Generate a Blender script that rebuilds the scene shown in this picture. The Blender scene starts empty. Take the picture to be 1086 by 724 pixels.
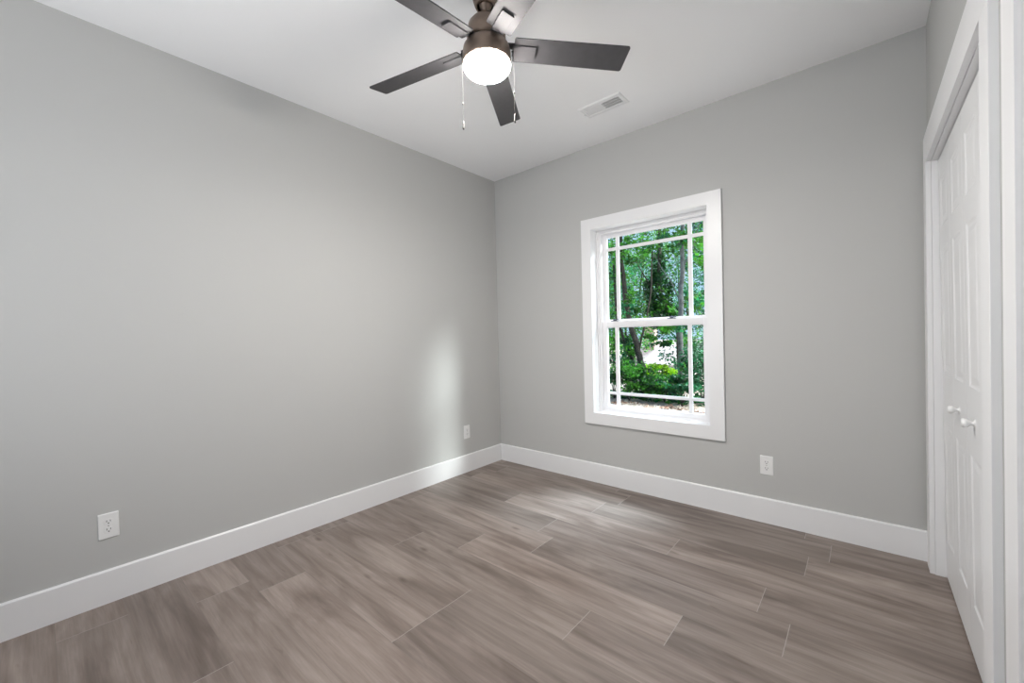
import bpy, bmesh, math, random
import numpy as np
from mathutils import Vector, Matrix

C = bpy.context.scene.collection
R3 = random.Random(7)
PI = math.pi

# ------------------------------------------------------------------ camera
CAM = Vector((2.743, -2.986, 1.219))
YAW, PITCH, ROLL, FPX = -0.70991, -0.013464, -0.024837, 434.39
fw = Vector((math.sin(YAW)*math.cos(PITCH), math.cos(YAW)*math.cos(PITCH), math.sin(PITCH)))
rt0 = Vector((math.cos(YAW), -math.sin(YAW), 0)); up0 = rt0.cross(fw)
rt = math.cos(ROLL)*rt0 + math.sin(ROLL)*up0
up = -math.sin(ROLL)*rt0 + math.cos(ROLL)*up0
cd = bpy.data.cameras.new('camera'); cam = bpy.data.objects.new('camera', cd); C.objects.link(cam)
cd.sensor_width = 36; cd.lens = 36*FPX/1086; cd.clip_start = .02; cd.clip_end = 300
m = Matrix((rt, up, -fw)).transposed().to_4x4(); m.translation = CAM
cam.matrix_world = m
bpy.context.scene.camera = cam

# ------------------------------------------------------------------ light
SKY, SUN, REAR, BOWL, LAMP = .95, 3.2, 64.0, 175.0, 13.0
w = bpy.data.worlds.new('world'); bpy.context.scene.world = w; w.use_nodes = True
nt = w.node_tree; nt.nodes.clear()
tc = nt.nodes.new('ShaderNodeTexCoord'); sp = nt.nodes.new('ShaderNodeSeparateXYZ')
rp = nt.nodes.new('ShaderNodeValToRGB'); bg = nt.nodes.new('ShaderNodeBackground'); ow = nt.nodes.new('ShaderNodeOutputWorld')
nt.links.new(tc.outputs['Generated'], sp.inputs[0]); nt.links.new(sp.outputs['Z'], rp.inputs[0])
rp.color_ramp.elements[0].position = 0; rp.color_ramp.elements[0].color = (.52, .70, .95, 1)
rp.color_ramp.elements[1].position = .9; rp.color_ramp.elements[1].color = (.42, .60, .95, 1)
nt.links.new(rp.outputs[0], bg.inputs[0]); bg.inputs[1].default_value = SKY
nt.links.new(bg.outputs[0], ow.inputs[0])

def sun(name, d, e, angle, col):
    sd = bpy.data.lights.new(name, 'SUN'); sd.energy = e; sd.angle = angle; sd.color = col
    so = bpy.data.objects.new(name, sd); C.objects.link(so); so.rotation_euler = Vector(d).to_track_quat('Z', 'Y').to_euler()
sun('sun', (.62, .02, .78), SUN, .02, (1, .95, .86))
# bright cloud openings: high above the trees, and low beyond the right corner of the house
sun('bright_cloud_high', (.17, .42, .89), 8.5, .40, (.74, .86, 1))
sun('bright_cloud_low', (.80, .43, .43), 3.6, .20, (.97, .98, 1))

def area(name, loc, target, sx, sy, power, col, portal=False):
    d = bpy.data.lights.new(name, 'AREA'); d.shape = 'RECTANGLE'; d.size = sx; d.size_y = sy
    d.energy = power; d.color = col
    o = bpy.data.objects.new(name, d); C.objects.link(o); o.location = loc
    o.rotation_euler = (Vector(target)-Vector(loc)).to_track_quat('-Z', 'Y').to_euler()
    if portal: d.cycles.is_portal = True
    return o
area('rear_fill_light', (1.35, -4.45, .95), (1.35, -3.2, 1.95), 1.9, 1.6, REAR, (.96, .98, 1))  # added fill light outside the unseen rear wall, tilted up to brighten the ceiling
area('window_portal', (1.503, .19, 1.32), (1.503, -1, 1.32), .92, 1.55, 1, (1, 1, 1), True)

vs = bpy.context.scene.view_settings
vs.view_transform = 'Standard'; vs.look = 'None'; vs.gamma = 1; vs.use_curve_mapping = False
vs.exposure = 0.22

# ------------------------------------------------------------------ helpers
def tag(o, label=None, cat=None, group=None, kind=None):
    if label: o['label'] = label
    if cat: o['category'] = cat
    if group: o['group'] = group
    if kind: o['kind'] = kind
    return o

def empty(name, loc=(0, 0, 0), parent=None, **k):
    o = bpy.data.objects.new(name, None); C.objects.link(o); o.location = loc
    o.empty_display_size = .05
    if parent: o.parent = parent
    return tag(o, **k)

class MB:
    def __init__(s): s.v = []; s.f = []; s.sm = []
    def add(s, vs_, fs, smooth=False):
        n = len(s.v); s.v += [tuple(v) for v in vs_]; s.f += [tuple(i+n for i in f) for f in fs]; s.sm += [smooth]*len(fs)
        return s
    def box(s, a, b, M=None):
        x0, x1 = sorted((a[0], b[0])); y0, y1 = sorted((a[1], b[1])); z0, z1 = sorted((a[2], b[2]))
        p = [(x, y, z) for z in (z0, z1) for y in (y0, y1) for x in (x0, x1)]
        if M: p = [tuple(M @ Vector(q)) for q in p]
        return s.add(p, [(0, 2, 3, 1), (4, 5, 7, 6), (0, 1, 5, 4), (2, 6, 7, 3), (0, 4, 6, 2), (1, 3, 7, 5)])
    def prism(s, poly, h0, h1, M=None, smooth=False):   # polygon in xy (ccw) extruded in z, M maps
        n = len(poly); p = [(x, y, h0) for x, y in poly]+[(x, y, h1) for x, y in poly]
        if M: p = [tuple(M @ Vector(q)) for q in p]
        s.add(p, [tuple(range(n-1, -1, -1)), tuple(range(n, 2*n))]+[(i, (i+1) % n, n+(i+1) % n, n+i) for i in range(n)])
        return s
    def lathe(s, prof, seg=64, M=None, smooth=True):
        p = []; f = []
        for r, z in prof:
            for k in range(seg):
                a = 2*PI*k/seg; p.append((max(r, 1e-5)*math.cos(a), max(r, 1e-5)*math.sin(a), z))
        if M: p = [tuple(M @ Vector(q)) for q in p]
        for i in range(len(prof)-1):
            for k in range(seg):
                a, b = i*seg+k, i*seg+(k+1) % seg
                f.append((a, b, b+seg, a+seg))
        return s.add(p, f, smooth)
    def tube(s, pts, rads, seg=10, smooth=True, cap=True):
        P = [Vector(p) for p in pts]; vv = []; f = []
        for i, p in enumerate(P):
            d = (P[min(i+1, len(P)-1)]-P[max(i-1, 0)]).normalized()
            a = d.cross(Vector((0, 1, .13))).normalized(); b = d.cross(a)
            for k in range(seg):
                t = 2*PI*k/seg; vv.append(p+(a*math.cos(t)+b*math.sin(t))*rads[i])
        for i in range(len(P)-1):
            for k in range(seg):
                q, r_ = i*seg+k, i*seg+(k+1) % seg
                f.append((q, r_, r_+seg, q+seg))
        if cap: f += [tuple(range(seg)), tuple(range((len(P)-1)*seg, len(P)*seg))]
        return s.add(vv, f, smooth)
    def build(s, name, mat, parent=None, bevel=0, loc=None, fixn=True, segs=2, **k):
        me = bpy.data.meshes.new(name); me.from_pydata(s.v, [], s.f); me.update()
        if fixn:
            bm = bmesh.new(); bm.from_mesh(me); bmesh.ops.recalc_face_normals(bm, faces=bm.faces[:]); bm.to_mesh(me); bm.free()
        me.polygons.foreach_set('use_smooth', s.sm)
        me.materials.append(mat)
        o = bpy.data.objects.new(name, me); C.objects.link(o)
        if loc: o.location = loc
        if parent: o.parent = parent
        if bevel:
            b = o.modifiers.new('bevel', 'BEVEL'); b.width = bevel; b.segments = segs; b.limit_method = 'ANGLE'; b.angle_limit = .6
            b.harden_normals = False
        return tag(o, **k)

def rrect(w_, h_, r, n=5):
    out = []
    for cx, cy, a0 in ((w_/2-r, h_/2-r, 0), (-w_/2+r, h_/2-r, PI/2), (-w_/2+r, -h_/2+r, PI), (w_/2-r, -h_/2+r, 1.5*PI)):
        for i in range(n+1):
            a = a0+PI/2*i/n; out.append((cx+r*math.cos(a), cy+r*math.sin(a)))
    return out

def mat(name, col, rough=.5, metal=0, spec=.5, bump=None, emit=None, var=None, coat=0):
    M = bpy.data.materials.new(name); M.use_nodes = True; nt = M.node_tree; b = nt.nodes['Principled BSDF']
    b.inputs['Base Color'].default_value = (*col, 1); b.inputs['Roughness'].default_value = rough
    b.inputs['Metallic'].default_value = metal; b.inputs['Specular IOR Level'].default_value = spec
    if coat: b.inputs['Coat Weight'].default_value = coat
    tcn = nt.nodes.new('ShaderNodeTexCoord')
    if var:
        n = nt.nodes.new('ShaderNodeTexNoise'); n.inputs['Scale'].default_value = var[0]; n.inputs['Detail'].default_value = 5
        nt.links.new(tcn.outputs['Object'], n.inputs['Vector'])
        r = nt.nodes.new('ShaderNodeValToRGB'); r.color_ramp.elements[0].position = .3; r.color_ramp.elements[1].position = .7
        r.color_ramp.elements[0].color = (*[c*(1-var[1]) for c in col], 1); r.color_ramp.elements[1].color = (*[min(1, c*(1+var[1])) for c in col], 1)
        nt.links.new(n.outputs[0], r.inputs[0]); nt.links.new(r.outputs[0], b.inputs['Base Color'])
    if bump:
        n = nt.nodes.new('ShaderNodeTexNoise'); n.inputs['Scale'].default_value = bump[0]; n.inputs['Detail'].default_value = 4
        mp = nt.nodes.new('ShaderNodeMapping'); mp.inputs['Scale'].default_value = bump[2] if len(bump) > 2 else (1, 1, 1)
        nt.links.new(tcn.outputs['Object'], mp.inputs['Vector']); nt.links.new(mp.outputs[0], n.inputs['Vector'])
        bp = nt.nodes.new('ShaderNodeBump'); bp.inputs['Strength'].default_value = bump[1]; bp.inputs['Distance'].default_value = .002
        nt.links.new(n.outputs[0], bp.inputs['Height']); nt.links.new(bp.outputs[0], b.inputs['Normal'])
    if emit:
        b.inputs['Emission Color'].default_value = (*emit[0], 1); b.inputs['Emission Strength'].default_value = emit[1]
    return M

M_WALL = mat('wall_paint', (.515, .515, .502), .75, spec=.25, bump=(260, .06))
M_CEIL = mat('ceiling_paint', (.93, .93, .935), .85, spec=.2, bump=(180, .05))
M_TRIM = mat('white_semi_gloss', (.82, .82, .825), .35, spec=.5)
M_DOOR = mat('door_white', (.80, .80, .805), .38, spec=.5, bump=(40, .10, (1, 12, .7)))
M_VINYL = mat('white_vinyl', (.82, .81, .82), .4)
M_PLATE = mat('outlet_plastic', (.82, .82, .81), .3)
M_SLOT = mat('dark_slot', (.04, .04, .04), .6)
M_METAL = mat('bronze_metal', (.23, .175, .14), .36, metal=.75, bump=(30, .05))
M_BLADE = mat('blade_finish', (.062, .060, .064), .60, spec=.4, bump=(60, .12, (1, 1, 1)), var=(30, .08))
M_STEEL = mat('brushed_steel', (.45, .43, .42), .3, metal=.9)
M_CHAIN = mat('chain_metal', (.03, .028, .025), .7, metal=.0)
M_BOWL = mat('frosted_glass', (.95, .93, .9), .25, emit=((1, .955, .905), BOWL))
M_LOCK = mat('sash_lock_metal', (.12, .13, .17), .35, metal=.4)
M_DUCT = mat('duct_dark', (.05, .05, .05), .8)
M_EXT = mat('siding_exterior', (.7, .7, .68), .7)

def glass_mat():
    M = bpy.data.materials.new('window_glass'); M.use_nodes = True; nt = M.node_tree; nt.nodes.clear()
    o = nt.nodes.new('ShaderNodeOutputMaterial'); t = nt.nodes.new('ShaderNodeBsdfTransparent'); g = nt.nodes.new('ShaderNodeBsdfGlossy')
    g.inputs['Roughness'].default_value = .01; t.inputs[0].default_value = (.95, .985, .97, 1)
    lw = nt.nodes.new('ShaderNodeLayerWeight'); lw.inputs[0].default_value = .5; pw = nt.nodes.new('ShaderNodeMath'); pw.operation = 'POWER'; pw.inputs[1].default_value = 5
    f = nt.nodes.new('ShaderNodeMath'); f.operation = 'MULTIPLY_ADD'; f.inputs[1].default_value = .25; f.inputs[2].default_value = .006
    nt.links.new(lw.outputs['Facing'], pw.inputs[0]); nt.links.new(pw.outputs[0], f.inputs[0]); mx = nt.nodes.new('ShaderNodeMixShader')
    nt.links.new(f.outputs[0], mx.inputs[0]); nt.links.new(t.outputs[0], mx.inputs[1]); nt.links.new(g.outputs[0], mx.inputs[2])
    nt.links.new(mx.outputs[0], o.inputs[0]); return M
M_GLASS = glass_mat()

# ------------------------------------------------------------------ room dimensions
W, H, YR = 2.9974, 2.74, -3.95
HB, TB = .157, .015
CT = .019                                    # casing thickness
WX0, WX1, WZ0, WZ1 = .9742, 2.0370, .4835, 2.1560   # window casing outside
OX0, OX1, OZ0, OZ1 = 1.0577, 1.9487, .5755, 2.0709  # window opening
AIN, CW, OPW, OPT = .1467, .105, 1.204, 2.012      # closet opening
D2 = AIN+OPW+CW+.127+CW; D2E = D2+.76; D2T = 2.012
BX0, BX1, BZ0, BZ1 = .55, 2.15, .80, 2.15           # added rear opening for the fill light

def ring(mb, x0, x1, z0, z1, X0, X1, Z0, Z1, ya, yb):
    mb.box((x0, ya, z0), (X0, yb, z1)); mb.box((X1, ya, z0), (x1, yb, z1))
    mb.box((X0, ya, z0), (X1, yb, Z0)); mb.box((X0, ya, Z1), (X1, yb, z1))

# walls
mb = MB(); ring(mb, -.15, W+.75, -.05, H+.1, OX0-.012, OX1+.012, OZ0-.012, OZ1+.012, 0, .15)
mb.build('wall_back', M_WALL, kind='structure')
mb = MB(); mb.box((-.15, YR-.15, -.05), (0, 0, H+.1)); mb.build('wall_left', M_WALL, kind='structure')
mb = MB(); ring(mb, -.15, W+.75, -.05, H+.1, BX0, BX1, BZ0, BZ1, YR-.15, YR)
mb.build('wall_rear', M_WALL, kind='structure')
mb = MB()
mb.box((W-.0003, 0, 0), (W+.115, -AIN+.012, H)); mb.box((W, -AIN+.012, OPT+.012), (W+.115, -AIN-OPW-.012, H))
mb.box((W, -AIN-OPW-.012, 0), (W+.115, -D2+.012, H)); mb.box((W, -D2+.012, D2T+.012), (W+.115, -D2E-.012, H))
mb.box((W, -D2E-.012, 0), (W+.115, YR, H))
mb.box((W+.65, 0, 0), (W+.75, YR, H)); mb.box((W+.115, -1.5, 0), (W+.65, -1.56, H))   # closet and hall behind
mb.build('wall_right', M_WALL, kind='structure')
mb = MB(); mb.box((-.15, YR-.15, H), (W+.75, .15, H+.12)); mb.build('ceiling', M_CEIL, kind='structure')

# ------------------------------------------------------------------ floor of vinyl planks
def floor_mat():
    M = bpy.data.materials.new('vinyl_planks'); M.use_nodes = True; nt = M.node_tree; N = nt.nodes; L = nt.links
    b = N['Principled BSDF']
    uv = N.new('ShaderNodeUVMap'); uv.uv_map = 'grain'
    ed = N.new('ShaderNodeUVMap'); ed.uv_map = 'edge'
    tn = N.new('ShaderNodeAttribute'); tn.attribute_name = 'tone'
    def mapn(sc, src=uv):
        m_ = N.new('ShaderNodeMapping'); m_.inputs['Scale'].default_value = sc; L.new(src.outputs[0], m_.inputs[0]); return m_
    def noise(sc, s, det=5, dist=0, rough=.55):
        m_ = mapn(sc); n = N.new('ShaderNodeTexNoise'); n.inputs['Scale'].default_value = s; n.inputs['Detail'].default_value = det
        n.inputs['Distortion'].default_value = dist; n.inputs['Roughness'].default_value = rough
        L.new(m_.outputs[0], n.inputs['Vector']); return n
    def ramp(src, a, b_, ca, cb):
        r = N.new('ShaderNodeValToRGB'); r.color_ramp.elements[0].position = a; r.color_ramp.elements[1].position = b_
        r.color_ramp.elements[0].color = (*ca, 1); r.color_ramp.elements[1].color = (*cb, 1); L.new(src, r.inputs[0]); return r
    def mix(mode, f, a, b_):
        x = N.new('ShaderNodeMix'); x.data_type = 'RGBA'; x.blend_type = mode
        if isinstance(f, float): x.inputs[0].default_value = f
        else: L.new(f, x.inputs[0])
        for s_, v in ((6, a), (7, b_)):
            if isinstance(v, tuple): x.inputs[s_].default_value = (*v, 1)
            else: L.new(v, x.inputs[s_])
        return x.outputs[2]
    broad = noise((.9, 5.5, 1), 1.6, 4, .8)
    base = ramp(broad.outputs[0], .30, .72, (.158, .123, .105), (.350, .296, .266))
    fine = noise((2.2, 60, 1), 2.0, 7, .25, .7)
    f1 = ramp(fine.outputs[0], .34, .68, (.80, .78, .76), (1.12, 1.12, 1.12))
    col = mix('MULTIPLY', .75, base.outputs[0], f1.outputs[0])
    # cathedral figure
    mw = mapn((1.1, 7, 1)); wv = N.new('ShaderNodeTexWave'); wv.wave_type = 'BANDS'; wv.bands_direction = 'Y'
    wv.inputs['Scale'].default_value = .8; wv.inputs['Distortion'].default_value = 10; wv.inputs['Detail'].default_value = 3.5
    wv.inputs['Detail Scale'].default_value = .7; L.new(mw.outputs[0], wv.inputs[0])
    r2 = ramp(wv.outputs[0], .0, .5, (.72, .69, .67), (1, 1, 1))
    col = mix('MULTIPLY', .42, col, r2.outputs[0])
    # knots and dark flecks
    mk = mapn((1.6, 4.2, 1)); vo = N.new('ShaderNodeTexVoronoi'); vo.inputs['Scale'].default_value = 1.3; L.new(mk.outputs[0], vo.inputs['Vector'])
    r3 = ramp(vo.outputs['Distance'], .02, .10, (.42, .37, .34), (1, 1, 1))
    fl = noise((3, 16, 1), 1.8, 3, .4)
    r4 = ramp(fl.outputs[0], .66, .76, (1, 1, 1), (.72, .68, .65))
    col = mix('MULTIPLY', .8, col, r3.outputs[0]); col = mix('MULTIPLY', .8, col, r4.outputs[0])
    col = mix('MULTIPLY', 1.0, col, tn.outputs['Color'])
    # plank edges: edge uv holds distance to the nearest end (x) and nearest long side (y), in metres
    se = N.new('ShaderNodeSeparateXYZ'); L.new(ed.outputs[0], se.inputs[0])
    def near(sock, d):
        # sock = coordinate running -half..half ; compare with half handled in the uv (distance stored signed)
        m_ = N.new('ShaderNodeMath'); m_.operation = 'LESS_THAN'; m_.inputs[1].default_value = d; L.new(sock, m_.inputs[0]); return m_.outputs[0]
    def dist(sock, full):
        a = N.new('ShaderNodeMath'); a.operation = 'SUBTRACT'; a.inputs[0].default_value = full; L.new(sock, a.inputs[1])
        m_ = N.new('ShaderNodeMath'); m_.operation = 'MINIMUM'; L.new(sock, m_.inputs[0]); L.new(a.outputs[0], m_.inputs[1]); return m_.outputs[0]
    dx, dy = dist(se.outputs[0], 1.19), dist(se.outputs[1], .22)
    col = mix('MIX', near(dy, .0012), col, (.20, .165, .145))
    col = mix('MIX', near(dx, .0013), col, (.37, .335, .31))  # bevel highlight at plank ends painted in as a paler line
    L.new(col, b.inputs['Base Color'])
    rr = ramp(fine.outputs[0], .2, .8, (.40, .40, .40), (.50, .50, .50)); L.new(rr.outputs[0], b.inputs['Roughness'])
    b.inputs['Specular IOR Level'].default_value = .55
    bp = N.new('ShaderNodeBump'); bp.inputs['Strength'].default_value = .12; bp.inputs['Distance'].default_value = .001
    L.new(fine.outputs[0], bp.inputs['Height']); L.new(bp.outputs[0], b.inputs['Normal'])
    return M
rows = [(.0, -.104, 2.47)]
offs = [2.594, 1.318, .72, 1.19, 1.31, .95, .626, 1.292, .10, .49, .346, .9, .2, 1.05, .6, .3, .8, .1]
y = -.104
for o_ in offs:
    y2 = max(y-.22, YR)
    if y2 >= y: break
    rows.append((y, y2, o_)); y = y2
vv, ff, gu, eu, tones = [], [], [], [], []
rr = random.Random(11)
def addplank(x0, x1, ya, yb, j, px):
    n = len(vv); vv.extend([(x0, yb, 0), (x1, yb, 0), (x1, ya, 0), (x0, ya, 0)]); ff.append((n, n+1, n+2, n+3))
    ox, oy = rr.uniform(0, 40), rr.uniform(0, 40)
    for x, yy in ((x0, yb), (x1, yb), (x1, ya), (x0, ya)):
        gu.append((x-px+ox, yy+oy)); eu.append((x-px, (yy-yb) if ya-yb > .2 else yy-yb+.0))
    t = rr.uniform(.84, 1.13); tones.extend([(t*rr.uniform(1.0, 1.02), t, t*.99, 1)]*4)
LP = 1.19
for ya, yb, j in rows:
    s = j-LP*math.ceil(j/LP)
    while s < W+.7:
        a, b = max(s, 0), min(s+LP, W+.66)
        if b-a > .001: addplank(a, b, ya, yb, j, s)
        s += LP
me = bpy.data.meshes.new('floor'); me.from_pydata(vv, [], ff); me.update()
u1 = me.uv_layers.new(name='grain'); u2 = me.uv_layers.new(name='edge')
u1.data.foreach_set('uv', [c for p in gu for c in p]); u2.data.foreach_set('uv', [c for p in eu for c in p])
at = me.color_attributes.new('tone', 'FLOAT_COLOR', 'CORNER'); at.data.foreach_set('color', [c for p in tones for c in p])
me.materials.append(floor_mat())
fo = bpy.data.objects.new('floor', me); C.objects.link(fo); fo['kind'] = 'structure'
mb = MB(); mb.box((-.15, YR-.15, -.06), (W+.75, .15, -.004)); mb.build('subfloor', M_EXT, parent=fo)

# ------------------------------------------------------------------ baseboards
def base_prof(L_, M, name):
    mb = MB(); prof = [(0, 0), (TB, 0), (TB, HB-.006), (TB-.005, HB), (0, HB)]
    mb.prism([(a, b) for a, b in prof], 0, L_, M); return mb.build(name, M_TRIM, kind='structure')
# profile x -> away from wall, y -> up, z -> along wall
def frame_(ax, ay, az, o): 
    m_ = Matrix((ax, ay, az)).transposed().to_4x4(); m_.translation = Vector(o); return m_
X_, Y_, Z_ = Vector((1, 0, 0)), Vector((0, 1, 0)), Vector((0, 0, 1))
base_prof(-YR, frame_(X_, Z_, -Y_, (0, 0, 0)), 'baseboard_left')
base_prof(W-TB, frame_(-Y_, Z_, X_, (TB, 0, 0)), 'baseboard_back')
base_prof(W-TB, frame_(Y_, Z_, X_, (TB, YR, 0)), 'baseboard_rear')
mb = MB()
for a, b in ((D2-CW-.0005, AIN+OPW+CW+.0005), (-YR-TB, D2E+CW+.0005), (AIN-CW-.0005, TB)):
    mb.prism([(0, 0), (TB, 0), (TB, HB-.006), (TB-.005, HB), (0, HB)], b, a, frame_(-X_, Z_, -Y_, (W, 0, 0)))
mb.build('baseboard_right', M_TRIM, kind='structure')

# ------------------------------------------------------------------ window 1
win = empty('window_1', (OX0, 0, OZ0), kind='structure')
def wb(fn, name, m_=M_TRIM, parent=None, bevel=.0015, **k):
    mb = MB(); fn(mb)
    if parent is None: mb.v = [(x-OX0, y_, z-OZ0) for x, y_, z in mb.v]; parent = win
    else: mb.v = [(x-OX0, y_, z-OZ0) for x, y_, z in mb.v]
    return mb.build(name, m_, parent, bevel, **k)
def casing_w(mb):
    mb.box((WX0, -CT, WZ0), (OX0, 0, WZ1)); mb.box((OX1, -CT, WZ0), (WX1, 0, WZ1))
    mb.box((OX0, -CT, WZ0), (OX1, 0, OZ0)); mb.box((OX0, -CT, OZ1), (OX1, 0, WZ1))
wb(casing_w, 'casing', bevel=0)
wb(lambda mb: ring(mb, OX0-.012, OX1+.012, OZ0-.012, OZ1+.012, OX0+.002, OX1-.002, OZ0+.002, OZ1-.002, -CT+.003, .15), 'jamb', bevel=0)
FX0, FX1, FZ0, FZ1 = OX0+.035, OX1-.035, OZ0+.010, OZ1-.030
def wframe(mb):
    ring(mb, OX0+.002, OX1-.002, OZ0+.002, OZ1-.002, OX0+.016, OX1-.016, OZ0+.005, OZ1-.014, .076, .165)
    ring(mb, OX0+.014, OX1-.014, OZ0+.004, OZ1-.012, FX0, FX1, FZ0, FZ1, .086, .165)
wb(wframe, 'window_frame', M_VINYL)
def sash(name, yf, yb, z0, z1, gx0, gx1, gz0, gz1, mv, mh):
    def f(mb):
        ring(mb, FX0-.004, FX1+.004, z0, z1, gx0, gx1, gz0, gz1, yf, yb)
        e = .006; ring(mb, gx0-.001, gx1+.001, gz0-.001, gz1+.001, gx0+e, gx1-e, gz0+e, gz1-e, yf+.008, yb-.006)
    s_ = wb(f, name, M_VINYL)
    yc = (yf+yb)/2
    wb(lambda mb: mb.box((gx0, yc-.002, gz0), (gx1, yc+.002, gz1)), 'glass_pane', M_GLASS, s_, 0)
    def g(mb):
        for a, b in mv: mb.box((a, yc-.009, gz0), (b, yc-.003, gz1)); mb.box((a, yc+.003, gz0), (b, yc+.009, gz1))
        for a, b in mh: mb.box((gx0, yc-.0085, a), (gx1, yc-.0032, b)); mb.box((gx0, yc+.0032, a), (gx1, yc+.0085, b))
    wb(g, 'muntins', M_VINYL, s_, 0)
    return s_
up_s = sash('upper_sash', .134, .162, 1.287, FZ1+.003, 1.121, 1.886, 1.329, 2.016, ((1.204, 1.230), (1.773, 1.800)), ((1.904, 1.927),))
lo_s = sash('lower_sash', .100, .130, FZ0-.003, 1.318, 1.127, 1.884, .624, 1.272, ((1.201, 1.227), (1.772, 1.797)), ((.717, .738),))
for lx in (1.195, 1.655):
    def lk(mb):
        mb.box((lx-.03, .104, 1.318), (lx+.03, .128, 1.324)); mb.lathe([(.0, 0), (.014, 0), (.014, .012), (.0, .016)], 20, Matrix.Translation((lx, .116, 1.324)))
        mb.box((lx-.003, .098, 1.329), (lx+.038, .110, 1.335))
    wb(lk, 'sash_lock', M_LOCK, win, .001, label='dark metal sash lock')

# framed opening added in the unseen rear wall to let the fill light in
w2 = empty('rear_fill_opening', (BX0, YR, BZ0), kind='structure')
mb = MB(); ring(mb, BX0-.085, BX1+.085, BZ0-.085, BZ1+.085, BX0, BX1, BZ0, BZ1, YR, YR+CT); ring(mb, BX0, BX1, BZ0, BZ1, BX0+.04, BX1-.04, BZ0+.04, BZ1-.04, YR-.13, YR-.05)
mb.box(((BX0+BX1)/2-.02, YR-.12, BZ0), ((BX0+BX1)/2+.02, YR-.06, BZ1))
mb.v = [(x-BX0, y_-YR, z-BZ0) for x, y_, z in mb.v]; mb.build('window_frame', M_TRIM, w2, .001)

# ------------------------------------------------------------------ closet with bifold doors
d1 = empty('door_1', (W, -AIN, 0), kind='structure')
def loc_(mb, o): mb.v = [(x-o[0], y_-o[1], z-o[2]) for x, y_, z in mb.v]; return mb
D1O = (W, -AIN, 0)
def casing_door(mb, ya, yb, zt, cw, hw=.143, rv=.004):
    # flat boards: two legs and a wider head, set back a little from the jamb
    mb.box((W-.019, ya+cw, 0), (W, ya+rv, zt+rv)); mb.box((W-.019, yb-cw, 0), (W, yb-rv, zt+rv))
    mb.box((W-.019, ya+cw, zt+rv), (W, yb-cw, zt+hw))
mb = MB(); casing_door(mb, -AIN, -AIN-OPW, OPT, CW); loc_(mb, D1O).build('casing', M_TRIM, d1, .0012)
def jamb(mb, ya, yb, zt):
    mb.box((W+.0005, ya, 0), (W+.115, ya+.012, zt+.012)); mb.box((W+.0005, yb, 0), (W+.115, yb-.012, zt+.012)); mb.box((W+.0005, ya, zt), (W+.115, yb, zt+.012))
mb = MB(); jamb(mb, -AIN, -AIN-OPW, OPT); loc_(mb, D1O).build('jamb', M_TRIM, d1)
mb = MB(); mb.box((W+.045, -AIN-.002, OPT-.004), (W+.068, -AIN-OPW+.002, OPT)); loc_(mb, D1O).build('track', M_TRIM, d1)
def leafmesh(wd, z0, z1, th, panels, stile):
    # leaf in local coords: x = out towards room is -x (front at x=0), y from 0 to -wd
    mb = MB()
    mb.box((.012, 0, z0), (th, -wd, z1))
    mb.box((0, 0, z0), (.012, -stile, z1)); mb.box((0, -wd+stile, z0), (.012, -wd, z1))
    zs = [z0]+[c for p in panels for c in p]+[z1]
    for i in range(0, len(zs), 2): mb.box((0, -stile, zs[i]), (.012, -wd+stile, zs[i+1]))
    for a, b in panels:
        lev = [(0, 0), (.007, .003), (.014, .0038), (.020, .0038), (.038, .001), (.040, .001)]
        p = []
        for ins, dep in lev:
            y0, y1 = -stile-ins, -wd+stile+ins
            p += [(dep, y0, a+ins), (dep, y1, a+ins), (dep, y1, b-ins), (dep, y0, b-ins)]
        f = []
        for i in range(len(lev)-1):
            for k in range(4): f.append((4*i+k, 4*i+(k+1) % 4, 4*i+4+(k+1) % 4, 4*i+4+k))
        f.append(tuple(range(4*len(lev)-4, 4*len(lev))))
        mb.add(p, f)
    return mb
LW = (OPW-.010)/4
PAN = [(.205, .752), (.998, 1.578), (1.678, 1.902)]
for k in range(4):
    y0 = -AIN-.003-k*(LW+.0013)
    mb = leafmesh(LW-.001, .010, 2.004, .035, PAN, .060)
    lf = mb.build('door_leaf', M_DOOR, d1, loc=(.038, y0+AIN, 0)); lf.rotation_euler.y = -.0075
    if k in (1, 2):
        kb = MB(); kb.lathe([(.0, .034), (.010, .034), (.0155, .030), (.0165, .024), (.0135, .017), (.0075, .012), (.0065, .005), (.013, .002), (.014, 0)], 28, Matrix.Translation((0, -LW/2, .880)) @ Matrix.Rotation(-PI/2, 4, 'Y'))
        kb.build('knob', M_PLATE, lf)

# entry doorway further along the right wall
d2 = empty('door_2', (W, -D2, 0), kind='structure')
D2O = (W, -D2, 0)
mb = MB(); casing_door(mb, -D2, -D2E, D2T, CW); loc_(mb, D2O).build('casing', M_TRIM, d2)
mb = MB(); jamb(mb, -D2, -D2E, D2T); loc_(mb, D2O).build('jamb', M_TRIM, d2)
mb = leafmesh(.752, .010, 2.004, .035, [(.22, .80), (1.0, 1.88)], .12)
lf = mb.build('door_leaf', M_DOOR, d2, loc=(.078, -.004, 0))
kb = MB(); kb.lathe([(.0, .060), (.018, .058), (.027, .045), (.025, .032), (.012, .022), (.011, .006), (.030, .004), (.031, 0)], 28, Matrix.Translation((0, -.68, .95)) @ Matrix.Rotation(-PI/2, 4, 'Y'))
kb.build('knob', M_STEEL, lf)

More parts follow.
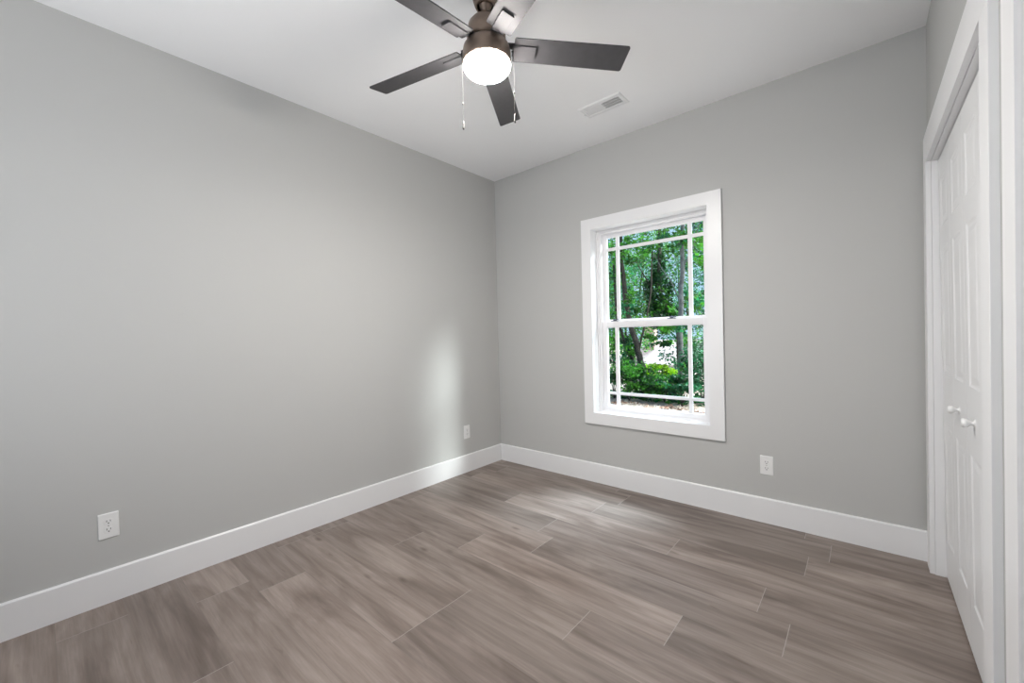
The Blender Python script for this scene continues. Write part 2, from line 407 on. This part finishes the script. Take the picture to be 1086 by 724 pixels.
# ------------------------------------------------------------------ outlets
def outlet(M, label):
    t = empty('wall_outlet', label=label, cat='outlet', group='duplex wall outlets'); t.matrix_world = M
    # local: x across, y up, z out of the wall
    pm = MB(); w_, h_, d = .073, .119, .006
    a = rrect(w_, h_, .003, 2); b = rrect(w_-.006, h_-.006, .002, 2); n = len(a)
    pm.add([(x, y_, 0) for x, y_ in a]+[(x, y_, .003) for x, y_ in a]+[(x, y_, d) for x, y_ in b],
           [(i, (i+1) % n, n+(i+1) % n, n+i) for i in range(n)]+[(n+i, n+(i+1) % n, 2*n+(i+1) % n, 2*n+i) for i in range(n)]+[tuple(range(2*n, 3*n)), tuple(range(n))])
    pm.build('cover_plate', M_PLATE, t)
    for s_ in (1, -1):
        rm = MB(); cy = s_*.0195
        poly = []
        for i in range(32):
            an = 2*PI*i/32; poly.append((.0172*math.cos(an), max(-.0138, min(.0138, .0172*math.sin(an)))+cy))
        rm.prism(poly, .004, .0072); ro = rm.build('receptacle', M_PLATE, t, .0006)
        sm_ = MB(); sm_.box((-.0075, cy-.001, .0066), (-.0052, cy+.0085, .0076)); sm_.box((.0052, cy, .0066), (.0075, cy+.0078, .0076))
        sm_.lathe([(0, .0076), (.0028, .0076), (.0028, .0066)], 14, Matrix.Translation((0, cy-.0065, 0)), False)
        sm_.build('slots', M_SLOT, ro)
    sc = MB(); sc.lathe([(0, .0078), (.0025, .0074), (.003, .006)], 14); sc.build('screw', M_STEEL, t)
    return t
outlet(frame_(Y_, Z_, X_, (0, -2.781, .364)), 'white duplex outlet on the grey left wall, nearest the camera above the baseboard')
outlet(frame_(Y_, Z_, X_, (0, -.456, .360)), 'small white duplex outlet on the left wall close to the far corner')
outlet(frame_(X_, Z_, -Y_, (2.270, 0, .364)), 'white duplex outlet on the back wall, below and right of the window')

# ------------------------------------------------------------------ ceiling vent
vx, vy = 1.440, -.475
vt = empty('ceiling_vent', (vx, vy, H), label='white two-way air register set in the ceiling near the window wall', cat='vent')
mb = MB(); ow_, oh_, iw, ih = .300, .150, .250, .082
def slope_ring(mb, lv):
    p = []
    for a, b, z in lv: p += [(-a/2, -b/2, z), (a/2, -b/2, z), (a/2, b/2, z), (-a/2, b/2, z)]
    mb.add(p, [(4*i+k, 4*i+(k+1) % 4, 4*i+4+(k+1) % 4, 4*i+4+k) for i in range(len(lv)-1) for k in range(4)])
slope_ring(mb, [(ow_, oh_, 0), (ow_, oh_, -.002), (ow_-.012, oh_-.012, -.007), (iw+.004, ih+.004, -.008), (iw, ih, -.006), (iw, ih, .0)])
mb.box((-.008, -ih/2, -.007), (.004, ih/2, -.001)); mb.build('frame', M_TRIM, vt)
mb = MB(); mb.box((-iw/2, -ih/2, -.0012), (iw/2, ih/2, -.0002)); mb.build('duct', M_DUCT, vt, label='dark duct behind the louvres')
for sgn, nm in ((-1, 'louver_bank'), (1, 'louver_bank')):
    mb = MB(); x0, x1 = (-iw/2, -.008) if sgn < 0 else (.004, iw/2); n = 11
    for i in range(n):
        cx = x0+(i+.5)*(x1-x0)/n
        M = Matrix.Translation((cx, 0, -.0045)) @ Matrix.Rotation((.15 if sgn < 0 else -.95), 4, 'Y')
        hw = .0062 if sgn < 0 else .0024
        mb.box((-hw, -ih/2, -.0004), (hw, ih/2, .0004), M)
    if sgn > 0:
        for yy in (-.014, .014): mb.box((x0, yy-.0015, -.006), (x1, yy+.0015, -.003))
    mb.build(nm, M_TRIM, vt, label='closed-looking louvres' if sgn < 0 else 'open louvres showing the dark duct')
# damper lever
mb = MB(); mb.box((-.142, -.006, -.018), (-.139, .006, -.006)); mb.build('damper_lever', M_TRIM, vt)

# ------------------------------------------------------------------ ceiling fan
FX, FY = 1.548, -1.713
fan = empty('ceiling_fan', (FX, FY, H), label='five-blade bronze ceiling fan with a lit white bowl light and two pull chains', cat='ceiling fan')
def fz(prof): return [(r, z-H) for r, z in prof]
MB().lathe(fz([(0, 2.739), (.066, 2.739), (.067, 2.72), (.064, 2.69), (.056, 2.645), (.046, 2.612), (.041, 2.603), (.037, 2.603), (.036, 2.612), (.045, 2.66)])).build('canopy', M_METAL, fan)
mb = MB(); mb.lathe(fz([(0, 2.64), (.022, 2.635), (.030, 2.62), (.024, 2.603), (.014, 2.597), (.0115, 2.59), (.0115, 2.56), (.024, 2.556), (.026, 2.545), (.026, 2.53)]), 32); mb.build('downrod', M_METAL, fan)
MB().lathe(fz([(.010, 2.553), (.040, 2.552), (.060, 2.545), (.074, 2.528), (.081, 2.50), (.082, 2.468), (.080, 2.458), (.066, 2.453), (0, 2.453)])).build('motor_housing', M_METAL, fan)
MB().lathe(fz([(0, 2.449), (.070, 2.449), (.088, 2.445), (.097, 2.432), (.1015, 2.41), (.1022, 2.385), (.1015, 2.372), (.0985, 2.366), (.094, 2.366), (.094, 2.372)])).build('light_housing', M_METAL, fan)
MB().lathe(fz([(.0945, 2.372), (.0975, 2.366), (.0990, 2.360), (.0985, 2.353), (.094, 2.343), (.083, 2.3335), (.066, 2.3255), (.042, 2.3205), (.020, 2.3185), (0, 2.318)])).build('light_bowl', M_BOWL, fan, label='glowing frosted white bowl')
ld = bpy.data.lights.new('fan_lamp', 'AREA'); ld.shape = 'DISK'; ld.size = .11; ld.energy = LAMP; ld.color = (1, .97, .93)
lo = bpy.data.objects.new('fan_lamp', ld); C.objects.link(lo); lo.parent = fan; lo.location = (0, 0, 2.316-H)
PH, PT, BZ = .8644, -.25, 2.435
for k in range(5):
    a = PH+2*PI*k/5
    d = Vector((math.cos(a), math.sin(a), 0)); t = Vector((-math.sin(a), math.cos(a), 0))*math.cos(PT)+Vector((0, 0, math.sin(PT)))
    nrm = d.cross(t)
    M = Matrix((d, t, nrm)).transposed().to_4x4(); M.translation = Vector((0, 0, BZ-H))
    # outline with rounded corners, tapering from root to tip
    poly = []; r0, r1, w0, w1 = .1158, .6197, .1087, .1209
    for cx, cy, a0, rad in ((r1-.010, w1/2-.010, 0, .010), (r0+.006, w0/2-.006, PI/2, .006), (r0+.006, -w0/2+.006, PI, .006), (r1-.010, -w1/2+.010, 1.5*PI, .010)):
        for i in range(6):
            an = a0+PI/2*i/5; poly.append((cx+rad*math.cos(an), cy+rad*math.sin(an)))
    mb = MB(); mb.prism(poly, -.0, .006, M)
    bl = mb.build('blade', M_BLADE, fan, .001)
    mb = MB(); pl = [(x+.160, y_) for x, y_ in rrect(.100, .052, .005, 3)]
    mb.prism(pl, -.007, -.0005, M)
    M2 = Matrix((d, Vector((-math.sin(a), math.cos(a), 0)), Z_)).transposed().to_4x4(); M2.translation = Vector((0, 0, 2.4515-H))
    mb.box((.05, -.018, -.002), (.118, .018, .002), M2)
    q0 = [M2 @ Vector((.112, s_*.018, z_)) for s_ in (-1, 1) for z_ in (-.002, .002)]; q1 = [M @ Vector((.128, s_*.018, z_)) for s_ in (-1, 1) for z_ in (-.006, -.001)]
    mb.add(q0+q1, [(0, 1, 5, 4), (2, 3, 7, 6), (0, 2, 6, 4), (1, 3, 7, 5)])
    mb.build('blade_bracket', M_BLADE, bl, .0008)
rtx = Vector((rt0.x, rt0.y, 0))
for off, zt, zb, zbead in ((-.1055, 2.402, 2.095, 2.205), (.1125, 2.418, 2.118, 2.245)):
    p = rtx*off; ps = rtx*(off*.93)
    mb = MB(); mb.tube([(ps.x, ps.y, zt-H), (p.x, p.y, zt-H-.001)], [.0035, .003], 8)
    z_ = zt
    while z_ > zb+.035:
        mb.lathe([(0, .0009), (.0008, .0004), (.0008, -.0004), (0, -.0009)], 6, Matrix.Translation((p.x, p.y, z_-H))); z_ -= .0034
    mb.tube([(p.x, p.y, zt-H), (p.x, p.y, zb+.03-H)], [.0003, .0003], 5)
    mb.lathe([(0, .004), (.0028, .003), (.0030, -.003), (0, -.004)], 10, Matrix.Translation((p.x, p.y, zbead-H)))
    ch = mb.build('pull_chain', M_CHAIN, fan)
    mb = MB(); mb.lathe([(0, .040), (.0018, .038), (.0030, .030), (.0034, .010), (.0036, .002), (0, 0)], 12, Matrix.Translation((p.x, p.y, zb-H)))
    mb.build('chain_fob', M_CHAIN, ch)

# ------------------------------------------------------------------ outdoors
def ray(s, z_, D): return Vector((CAM.x+s*D, CAM.y+D, CAM.z+z_*D))     # side slope, rise slope, distance along y
GZ = -.60
def ground_mat():
    M = bpy.data.materials.new('leaf_litter'); M.use_nodes = True; nt = M.node_tree; N = nt.nodes; L = nt.links; b = N['Principled BSDF']
    t = N.new('ShaderNodeTexCoord')
    n1 = N.new('ShaderNodeTexNoise'); n1.inputs['Scale'].default_value = 9; n1.inputs['Detail'].default_value = 8; n1.inputs['Roughness'].default_value = .75
    L.new(t.outputs['Object'], n1.inputs[0]); r = N.new('ShaderNodeValToRGB'); L.new(n1.outputs[0], r.inputs[0])
    e = r.color_ramp.elements; e[0].position = .32; e[0].color = (.22, .15, .11, 1); e[1].position = .68; e[1].color = (.85, .76, .66, 1)
    x = r.color_ramp.elements.new(.5); x.color = (.55, .44, .36, 1)
    L.new(r.outputs[0], b.inputs['Base Color']); b.inputs['Roughness'].default_value = .95
    bp = N.new('ShaderNodeBump'); bp.inputs['Distance'].default_value = .04; L.new(n1.outputs[0], bp.inputs['Height']); L.new(bp.outputs[0], b.inputs['Normal'])
    return M
gm = MB(); nx, ny = 50, 60; X0, X1, Y0, Y1 = -60, 30, .2, 110
def gz(x, y_):
    if y_ < 14: return GZ+.03*math.sin(x*1.7)*math.sin(y_*1.3)
    return GZ-.11*(min(y_, 26)-14)+.03*math.sin(x*1.7)
p = []
ys = [Y0+(Y1-Y0)*(j/ny)**2 for j in range(ny+1)]
for yj in ys:
    for i in range(nx+1): xx = X0+(X1-X0)*i/nx; p.append((xx, yj, gz(xx, yj)))
gm.add(p, [(j*(nx+1)+i, j*(nx+1)+i+1, (j+1)*(nx+1)+i+1, (j+1)*(nx+1)+i) for j in range(ny) for i in range(nx)], True)
gm.build('ground', ground_mat(), fixn=False, kind='structure')

def leaf_mat(name):
    M = bpy.data.materials.new(name); M.use_nodes = True; nt = M.node_tree; N = nt.nodes; L = nt.links; b = N['Principled BSDF']; o = N['Material Output']
    a = N.new('ShaderNodeAttribute'); a.attribute_name = 'leaf_tint'; L.new(a.outputs['Color'], b.inputs['Base Color'])
    b.inputs['Roughness'].default_value = .42; b.inputs['Specular IOR Level'].default_value = .5
    tr = N.new('ShaderNodeBsdfTranslucent'); hs = N.new('ShaderNodeHueSaturation'); hs.inputs['Value'].default_value = 1.5; hs.inputs['Hue'].default_value = .485
    L.new(a.outputs['Color'], hs.inputs['Color']); L.new(hs.outputs[0], tr.inputs[0])
    mx = N.new('ShaderNodeMixShader'); mx.inputs[0].default_value = .38; L.new(b.outputs[0], mx.inputs[1]); L.new(tr.outputs[0], mx.inputs[2]); L.new(mx.outputs[0], o.inputs[0])
    return M
M_LEAF = leaf_mat('leaves')
M_BARK = mat('bark', (.050, .042, .034), .9, bump=(18, .9, (1, 1, .25)), var=(7, .45))
M_BARKG = mat('grey_bark', (.15, .155, .16), .9, bump=(18, .9, (1, 1, .25)), var=(9, .4))
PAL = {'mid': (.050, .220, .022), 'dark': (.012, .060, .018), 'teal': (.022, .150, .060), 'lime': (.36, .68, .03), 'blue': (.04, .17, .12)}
def leaves(name, blobs, tint, size, parent=None, seed=1, mix_=None, **k):
    """blobs: (centre, radii, count). Every leaf is a small folded blade."""
    g = np.random.default_rng(seed); V = []; T = []
    for c, rad, n in blobs:
        u = g.normal(size=(n, 3)); u /= np.linalg.norm(u, axis=1)[:, None]
        # clumps: leaves gather on twigs
        nc = max(6, n//28); cc = g.normal(size=(nc, 3)); cc /= np.linalg.norm(cc, axis=1)[:, None]; cc *= g.uniform(.25, 1, (nc, 1))**.5
        idx = g.integers(0, nc, n); pos = (cc[idx]+u*g.uniform(0, 1, (n, 1))**.6*.30)*np.array(rad)+np.array(c)
        d = g.normal(size=(n, 3))*[1, 1, .6]+[0, 0, -.25]; d /= np.linalg.norm(d, axis=1)[:, None]
        s_ = np.cross(d, g.normal(size=(n, 3))+[0, 0, 1.0]); s_ /= np.linalg.norm(s_, axis=1)[:, None]+1e-9
        nn = np.cross(d, s_); sz = size*g.uniform(.6, 1.35, (n, 1))
        a0 = pos; a1 = pos+d*sz*.5+s_*sz*.30+nn*sz*.06; a2 = pos+d*sz; a3 = pos+d*sz*.5-s_*sz*.30+nn*sz*.06
        V.append(np.stack([a0, a1, a2, a3], 1).reshape(-1, 3))
        base = np.array(PAL[tint])[None].repeat(n, 0)
        if mix_:
            pick = g.uniform(0, 1, idx.max()+1)[idx] < mix_[1]; base[pick] = PAL[mix_[0]]
        clump = (g.uniform(.25, 1.0, nc)**1.2*1.7)[idx][:, None]
        T.append(base*clump*g.uniform(.5, 1.5, (n, 1)))
    V = np.concatenate(V); T = np.concatenate(T); n = len(V)//4
    if parent is not None: V = V-np.array(parent.location)
    me = bpy.data.meshes.new(name); me.vertices.add(4*n); me.vertices.foreach_set('co', V.ravel())
    me.loops.add(6*n); me.polygons.add(2*n)
    b_ = np.arange(n)[:, None]*4; me.loops.foreach_set('vertex_index', (b_+np.array([0, 1, 2, 0, 2, 3])).ravel())
    me.polygons.foreach_set('loop_start', np.arange(2*n)*3); me.polygons.foreach_set('loop_total', np.full(2*n, 3))
    me.update(calc_edges=True)
    ca = me.color_attributes.new('leaf_tint', 'FLOAT_COLOR', 'POINT')
    col = np.ones((4*n, 4)); col[:, :3] = np.clip(T, 0, .9).repeat(4, 0); ca.data.foreach_set('color', col.ravel())
    me.materials.append(M_LEAF); o = bpy.data.objects.new(name, me); C.objects.link(o)
    if parent is not None: o.parent = parent
    return tag(o, **k)
def limb(mb, pts, r0, r1, base, wob=.03, sd=0):
    g = random.Random(sd); P = [Vector(p)-base for p in pts]; out = []
    for i in range(len(P)-1):
        for j in range(4): out.append(P[i].lerp(P[i+1], j/4)+Vector((g.uniform(-wob, wob), g.uniform(-wob, wob), 0)))
    out.append(P[-1]); n = len(out); mb.tube(out, [r0+(r1-r0)*i/(n-1) for i in range(n)], 10)
def tree(name, base, trunks, crown, tint, size, label, m_bark=M_BARK, seed=1, mix_=None, group=None, ivy=None, cat='tree'):
    base = Vector(base); base.z = gz(base.x, base.y)
    t = empty(name, base, label=label, cat=cat, group=group)
    for i, (pts, r0, r1) in enumerate(trunks):
        mb = MB(); pts = [Vector(p) for p in pts]
        if i == 0 or pts[0].z < GZ+.3: pts[0].z = gz(pts[0].x, pts[0].y)-.02
        limb(mb, pts, r0, r1, base, r0*.25, seed*7+i); mb.build('trunk' if i == 0 or r0 > .05 else 'branch', m_bark, t)
    if crown: leaves('crown', crown, tint, size, t, seed, mix_)
    if ivy: leaves('ivy', ivy, 'dark', .07, t, seed+50, ('mid', .4))
    return t

# grey-barked tree on the right of the view
D = 12.2
b0 = ray(-.332, -.14, D)
tree('grey_trunk_tree', b0, [([b0, ray(-.331, -.02, D), ray(-.327, .10, D), ray(-.321, .24, D), ray(-.318, .42, D)], .088, .05),
     ([ray(-.329, .07, D), ray(-.35, .12, D), ray(-.375, .16, D), ray(-.395, .2, D)], .022, .008),
     ([ray(-.324, .15, D), ray(-.30, .19, D), ray(-.28, .26, D)], .022, .008)],
     [(ray(-.33, .36, D), (2.4, 1.4, 1.0), 2600), (ray(-.29, .20, D), (.55, .7, .55), 330), (ray(-.345, .215, D), (.7, .8, .35), 420), (ray(-.352, .012, D-.6), (.42, .4, .16), 420), (ray(-.375, -.028, D-.6), (.38, .3, .07), 150), (ray(-.40, -.012, D-.6), (.25, .3, .06), 70), (ray(-.30, .075, D+.3), (.5, .6, .35), 260)],
     'mid', .13, 'straight grey-barked tree, the right one of the trunks seen through the lower panes', M_BARKG, 3, ('teal', .35),
     ivy=[(ray(-.332, -.105, D-.1), (.26, .25, .42), 520)])
# dark ivy-covered tree in the middle
D = 13.4
b0 = ray(-.334, -.13, D+1)
tree('ivy_covered_tree', b0, [([ray(-.334, -.13, D+1), ray(-.337, .0, D+.6), ray(-.358, .045, D), ray(-.378, .10, D), ray(-.379, .17, D), ray(-.372, .30, D)], .07, .05),
     ([ray(-.38, .08, D), ray(-.415, .14, D), ray(-.44, .185, D)], .03, .012)],
     [(ray(-.379, .10, D), (.42, .4, .8), 2300), (ray(-.37, .05, D), (.55, .5, .33), 1000), (ray(-.36, .025, D), (.62, .5, .20), 800), (ray(-.385, .17, D), (.22, .3, .5), 400), (ray(-.38, .33, D), (1.6, 1.2, .9), 1200)],
     'dark', .11, 'dark green ivy-covered tree in the middle of the upper sash view', M_BARK, 5, ('mid', .22))
# leaning twin-trunk tree, left
D = 11.4
b0 = ray(-.424, -.155, D)
tree('leaning_tree', b0, [([b0, ray(-.424, -.10, D), ray(-.438, -.045, D), ray(-.455, .02, D), ray(-.470, .10, D), ray(-.478, .20, D), ray(-.48, .34, D)], .105, .055),
     ([ray(-.436, -.055, D), ray(-.428, -.015, D), ray(-.412, .035, D), ray(-.400, .10, D), ray(-.395, .2, D)], .035, .018),
     ([b0+Vector((-.25, .2, 0)), ray(-.452, -.07, D), ray(-.478, -.01, D), ray(-.495, .05, D), ray(-.50, .2, D)], .055, .03)],
     [(ray(-.47, .32, D), (2.2, 1.4, .95), 2300), (ray(-.455, .205, D), (.8, .7, .42), 650), (ray(-.50, .10, D), (.5, .6, .9), 560), (ray(-.44, .07, D), (.5, .5, .5), 260), (ray(-.49, -.03, D), (.42, .5, .5), 480), (ray(-.452, -.08, D), (.20, .25, .42), 300)],
     'mid', .12, 'leaning forked tree with dark bark at the left of the lower sash view', M_BARK, 9, ('teal', .3),
     ivy=[(ray(-.462, -.06, D-.1), (.2, .22, .6), 420)])

# middle-distance trees filling the view
defs = [(-.53, 15, .10, 1.3, 'teal', 'bushy tree at the far left edge of the window view', .11),
        (-.475, 18, .06, 1.8, 'mid', 'full green tree behind the leaning tree', .12),
        (-.415, 19, .13, 2.2, 'mid', 'tall green tree between the leaning tree and the ivy-covered one', .13),
        (-.315, 17, .02, 1.2, 'teal', 'bluish green tree just right of the grey trunk', .11),
        (-.268, 14, -.02, 1.0, 'teal', 'dense tree at the right edge of the window view', .11),
        (-.262, 19, .235, 1.3, 'mid', 'tree whose top shows in the upper right pane', .13)]
for i, (s, D, zc, rad, tn_, lab, sz) in enumerate(defs):
    b0 = ray(s-(.035 if i == 2 else 0), -.15, D); c = ray(s, zc, D)
    tree('leafy_tree', b0, [([b0, Vector((b0.x+.1, b0.y, 1.2)), Vector((c.x, c.y, c.z+rad*.6))], .07, .03)],
         [(c, (rad, rad*.8, rad*1.15), int(1500*rad)), (c+Vector((rad*.4, 0, rad)), (rad*.8, rad*.6, rad*.7), int(650*rad)), (c+Vector((-rad*.3, 0, -rad*.9)), (rad*.7, rad*.6, rad*.8), int(700*rad))],
         tn_, sz, lab, M_BARK, 20+i, ('blue' if i % 2 else 'mid', .35), 'trees behind the nearer trunks')
# far belt of trees, seen as a broken green screen with sky between
for i in range(9):
    s = -.56+i*.043+(.012 if i % 2 else -.008); D = 27+3*((i*7) % 4) if not 2 <= i <= 6 else 45+(i*5 % 3)
    b0 = ray(s, -.15, D); zc = (.17, .20, .15, .21, .16, .22, .13, .235, .05)[i]; c = ray(s, zc, D); rad = 2.3
    tree('woodland_tree', b0, [([b0, Vector((b0.x, b0.y, 2)), Vector((c.x, c.y, c.z+1.5))], .12, .05)],
         [(c, (rad*.8, 1.6, rad*1.2), 1150), (c+Vector((0, 0, -2.6)), (rad*.7, 1.4, 1.6), 650)], 'teal', .20,
         ('far woodland tree behind the nearer ones, %s of its row' % ('first second third fourth fifth sixth seventh eighth ninth'.split()[i])).replace('number ', '')+' counting from the left', M_BARK, 60+i, ('blue', .4), 'far woodland trees')

# shrubs and undergrowth
sh = [(-.505, 10.6, -.085, (.55, .45, .42), 'teal', 'teal-green shrub in the lower left corner of the view', 1300),
      (-.462, 10.3, -.108, (.55, .45, .36), 'mid', 'mid-green shrub at the foot of the leaning tree', 1400),
      (-.418, 10.6, -.118, (.62, .5, .29), 'mid', 'spreading green shrub between leaning tree and grey trunk', 1700),
      (-.372, 10.6, -.124, (.5, .5, .27), 'mid', 'loose green shrub left of the grey trunk', 1400),
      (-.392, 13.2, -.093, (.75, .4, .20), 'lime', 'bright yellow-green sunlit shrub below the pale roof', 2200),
      (-.330, 10.3, -.125, (.5, .4, .22), 'teal', 'low bluish shrub in front of the grey trunk', 1000),
      (-.283, 10.9, -.075, (.55, .5, .60), 'teal', 'tall bluish shrub at the lower right of the view', 1900)]
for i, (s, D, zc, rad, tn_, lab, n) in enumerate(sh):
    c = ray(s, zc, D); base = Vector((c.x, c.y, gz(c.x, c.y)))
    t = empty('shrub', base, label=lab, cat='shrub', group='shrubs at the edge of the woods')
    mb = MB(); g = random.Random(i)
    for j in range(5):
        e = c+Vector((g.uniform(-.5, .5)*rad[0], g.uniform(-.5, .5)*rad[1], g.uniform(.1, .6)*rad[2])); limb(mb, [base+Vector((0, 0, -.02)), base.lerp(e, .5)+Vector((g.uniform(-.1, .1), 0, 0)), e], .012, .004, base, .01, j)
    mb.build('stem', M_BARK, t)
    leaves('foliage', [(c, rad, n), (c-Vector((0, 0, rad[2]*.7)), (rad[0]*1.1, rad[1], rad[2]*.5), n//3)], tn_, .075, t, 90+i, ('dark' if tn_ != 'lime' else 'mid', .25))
# ground ivy along the edge of the litter
g = np.random.default_rng(5)
bl = [(tuple(ray(s, (GZ+.06-CAM.z)/D, D)), (.35, .28, .07), 230) for s in np.linspace(-.56, -.24, 14) for D in (10.5+.4*abs(math.sin(s*60)), 11.3)]
leaves('ground_ivy', bl, 'teal', .06, None, 33, ('mid', .4), label='low ivy and weeds carpeting the ground at the edge of the woods', cat='undergrowth', kind='stuff')
# scattered dry leaves on the litter
PAL['dry'] = (.50, .32, .23); PAL['pale'] = (.80, .70, .60)
bl = [(tuple(ray(s, (GZ+.02-CAM.z)/D, D)), (.45, .45, .012), 150) for s in np.linspace(-.55, -.25, 9) for D in (8.6, 9.2, 9.8)]
leaves('dry_leaves', bl, 'dry', .06, None, 44, ('pale', .45), label='scattered dry brown leaves on the bare ground outside', cat='leaf litter', kind='stuff')

# house down the slope: sunlit pale roof with a chimney
M_ROOF = mat('pale_shingles', (.42, .345, .33), .85, var=(3, .12)); M_BRICK = mat('chimney_brick', (.50, .36, .31), .9, var=(6, .15)); M_SID = mat('pale_siding', (.55, .60, .68), .7)
D = 33
e0, r0_ = ray(-.40, -.080, D), ray(-.40, -.018, D+3.5)
hb_ = empty('house', (e0.x, e0.y, gz(e0.x, e0.y)), label='house down the slope with a pale sunlit roof and a brick chimney', cat='house')
o_ = Vector(hb_.location)
xa, xb = e0.x-3.4, e0.x+5.2
zb = gz(e0.x, e0.y)-o_.z
mb = MB(); mb.box((xa-o_.x+.3, .4, zb-.3), (xb-o_.x-.3, 6.6, e0.z-o_.z)); mb.build('wall', M_SID, hb_)
mb = MB(); n = [(xa-o_.x, 0, e0.z-o_.z), (xb-o_.x, 0, e0.z-o_.z), (xb-o_.x, 3.5, r0_.z-o_.z), (xa-o_.x, 3.5, r0_.z-o_.z), (xb-o_.x, 7, e0.z-o_.z), (xa-o_.x, 7, e0.z-o_.z)]
n2 = [(a, b, c-.15) for a, b, c in n]
mb.add(n+n2, [(0, 1, 2, 3), (3, 2, 4, 5), (6, 9, 8, 7), (9, 11, 10, 8), (0, 6, 7, 1), (5, 4, 10, 11), (1, 7, 8, 2), (2, 8, 10, 4), (0, 3, 9, 6), (3, 5, 11, 9)]); mb.build('roof', M_ROOF, hb_)
cc = ray(-.403, -.02, D+2.4)-o_
mb = MB(); mb.box((cc.x-.45, cc.y-.4, cc.z-1.0), (cc.x+.45, cc.y+.4, cc.z+1.05)); mb.box((cc.x-.52, cc.y-.47, cc.z+1.05), (cc.x+.52, cc.y+.47, cc.z+1.15)); mb.build('chimney', M_BRICK, hb_)
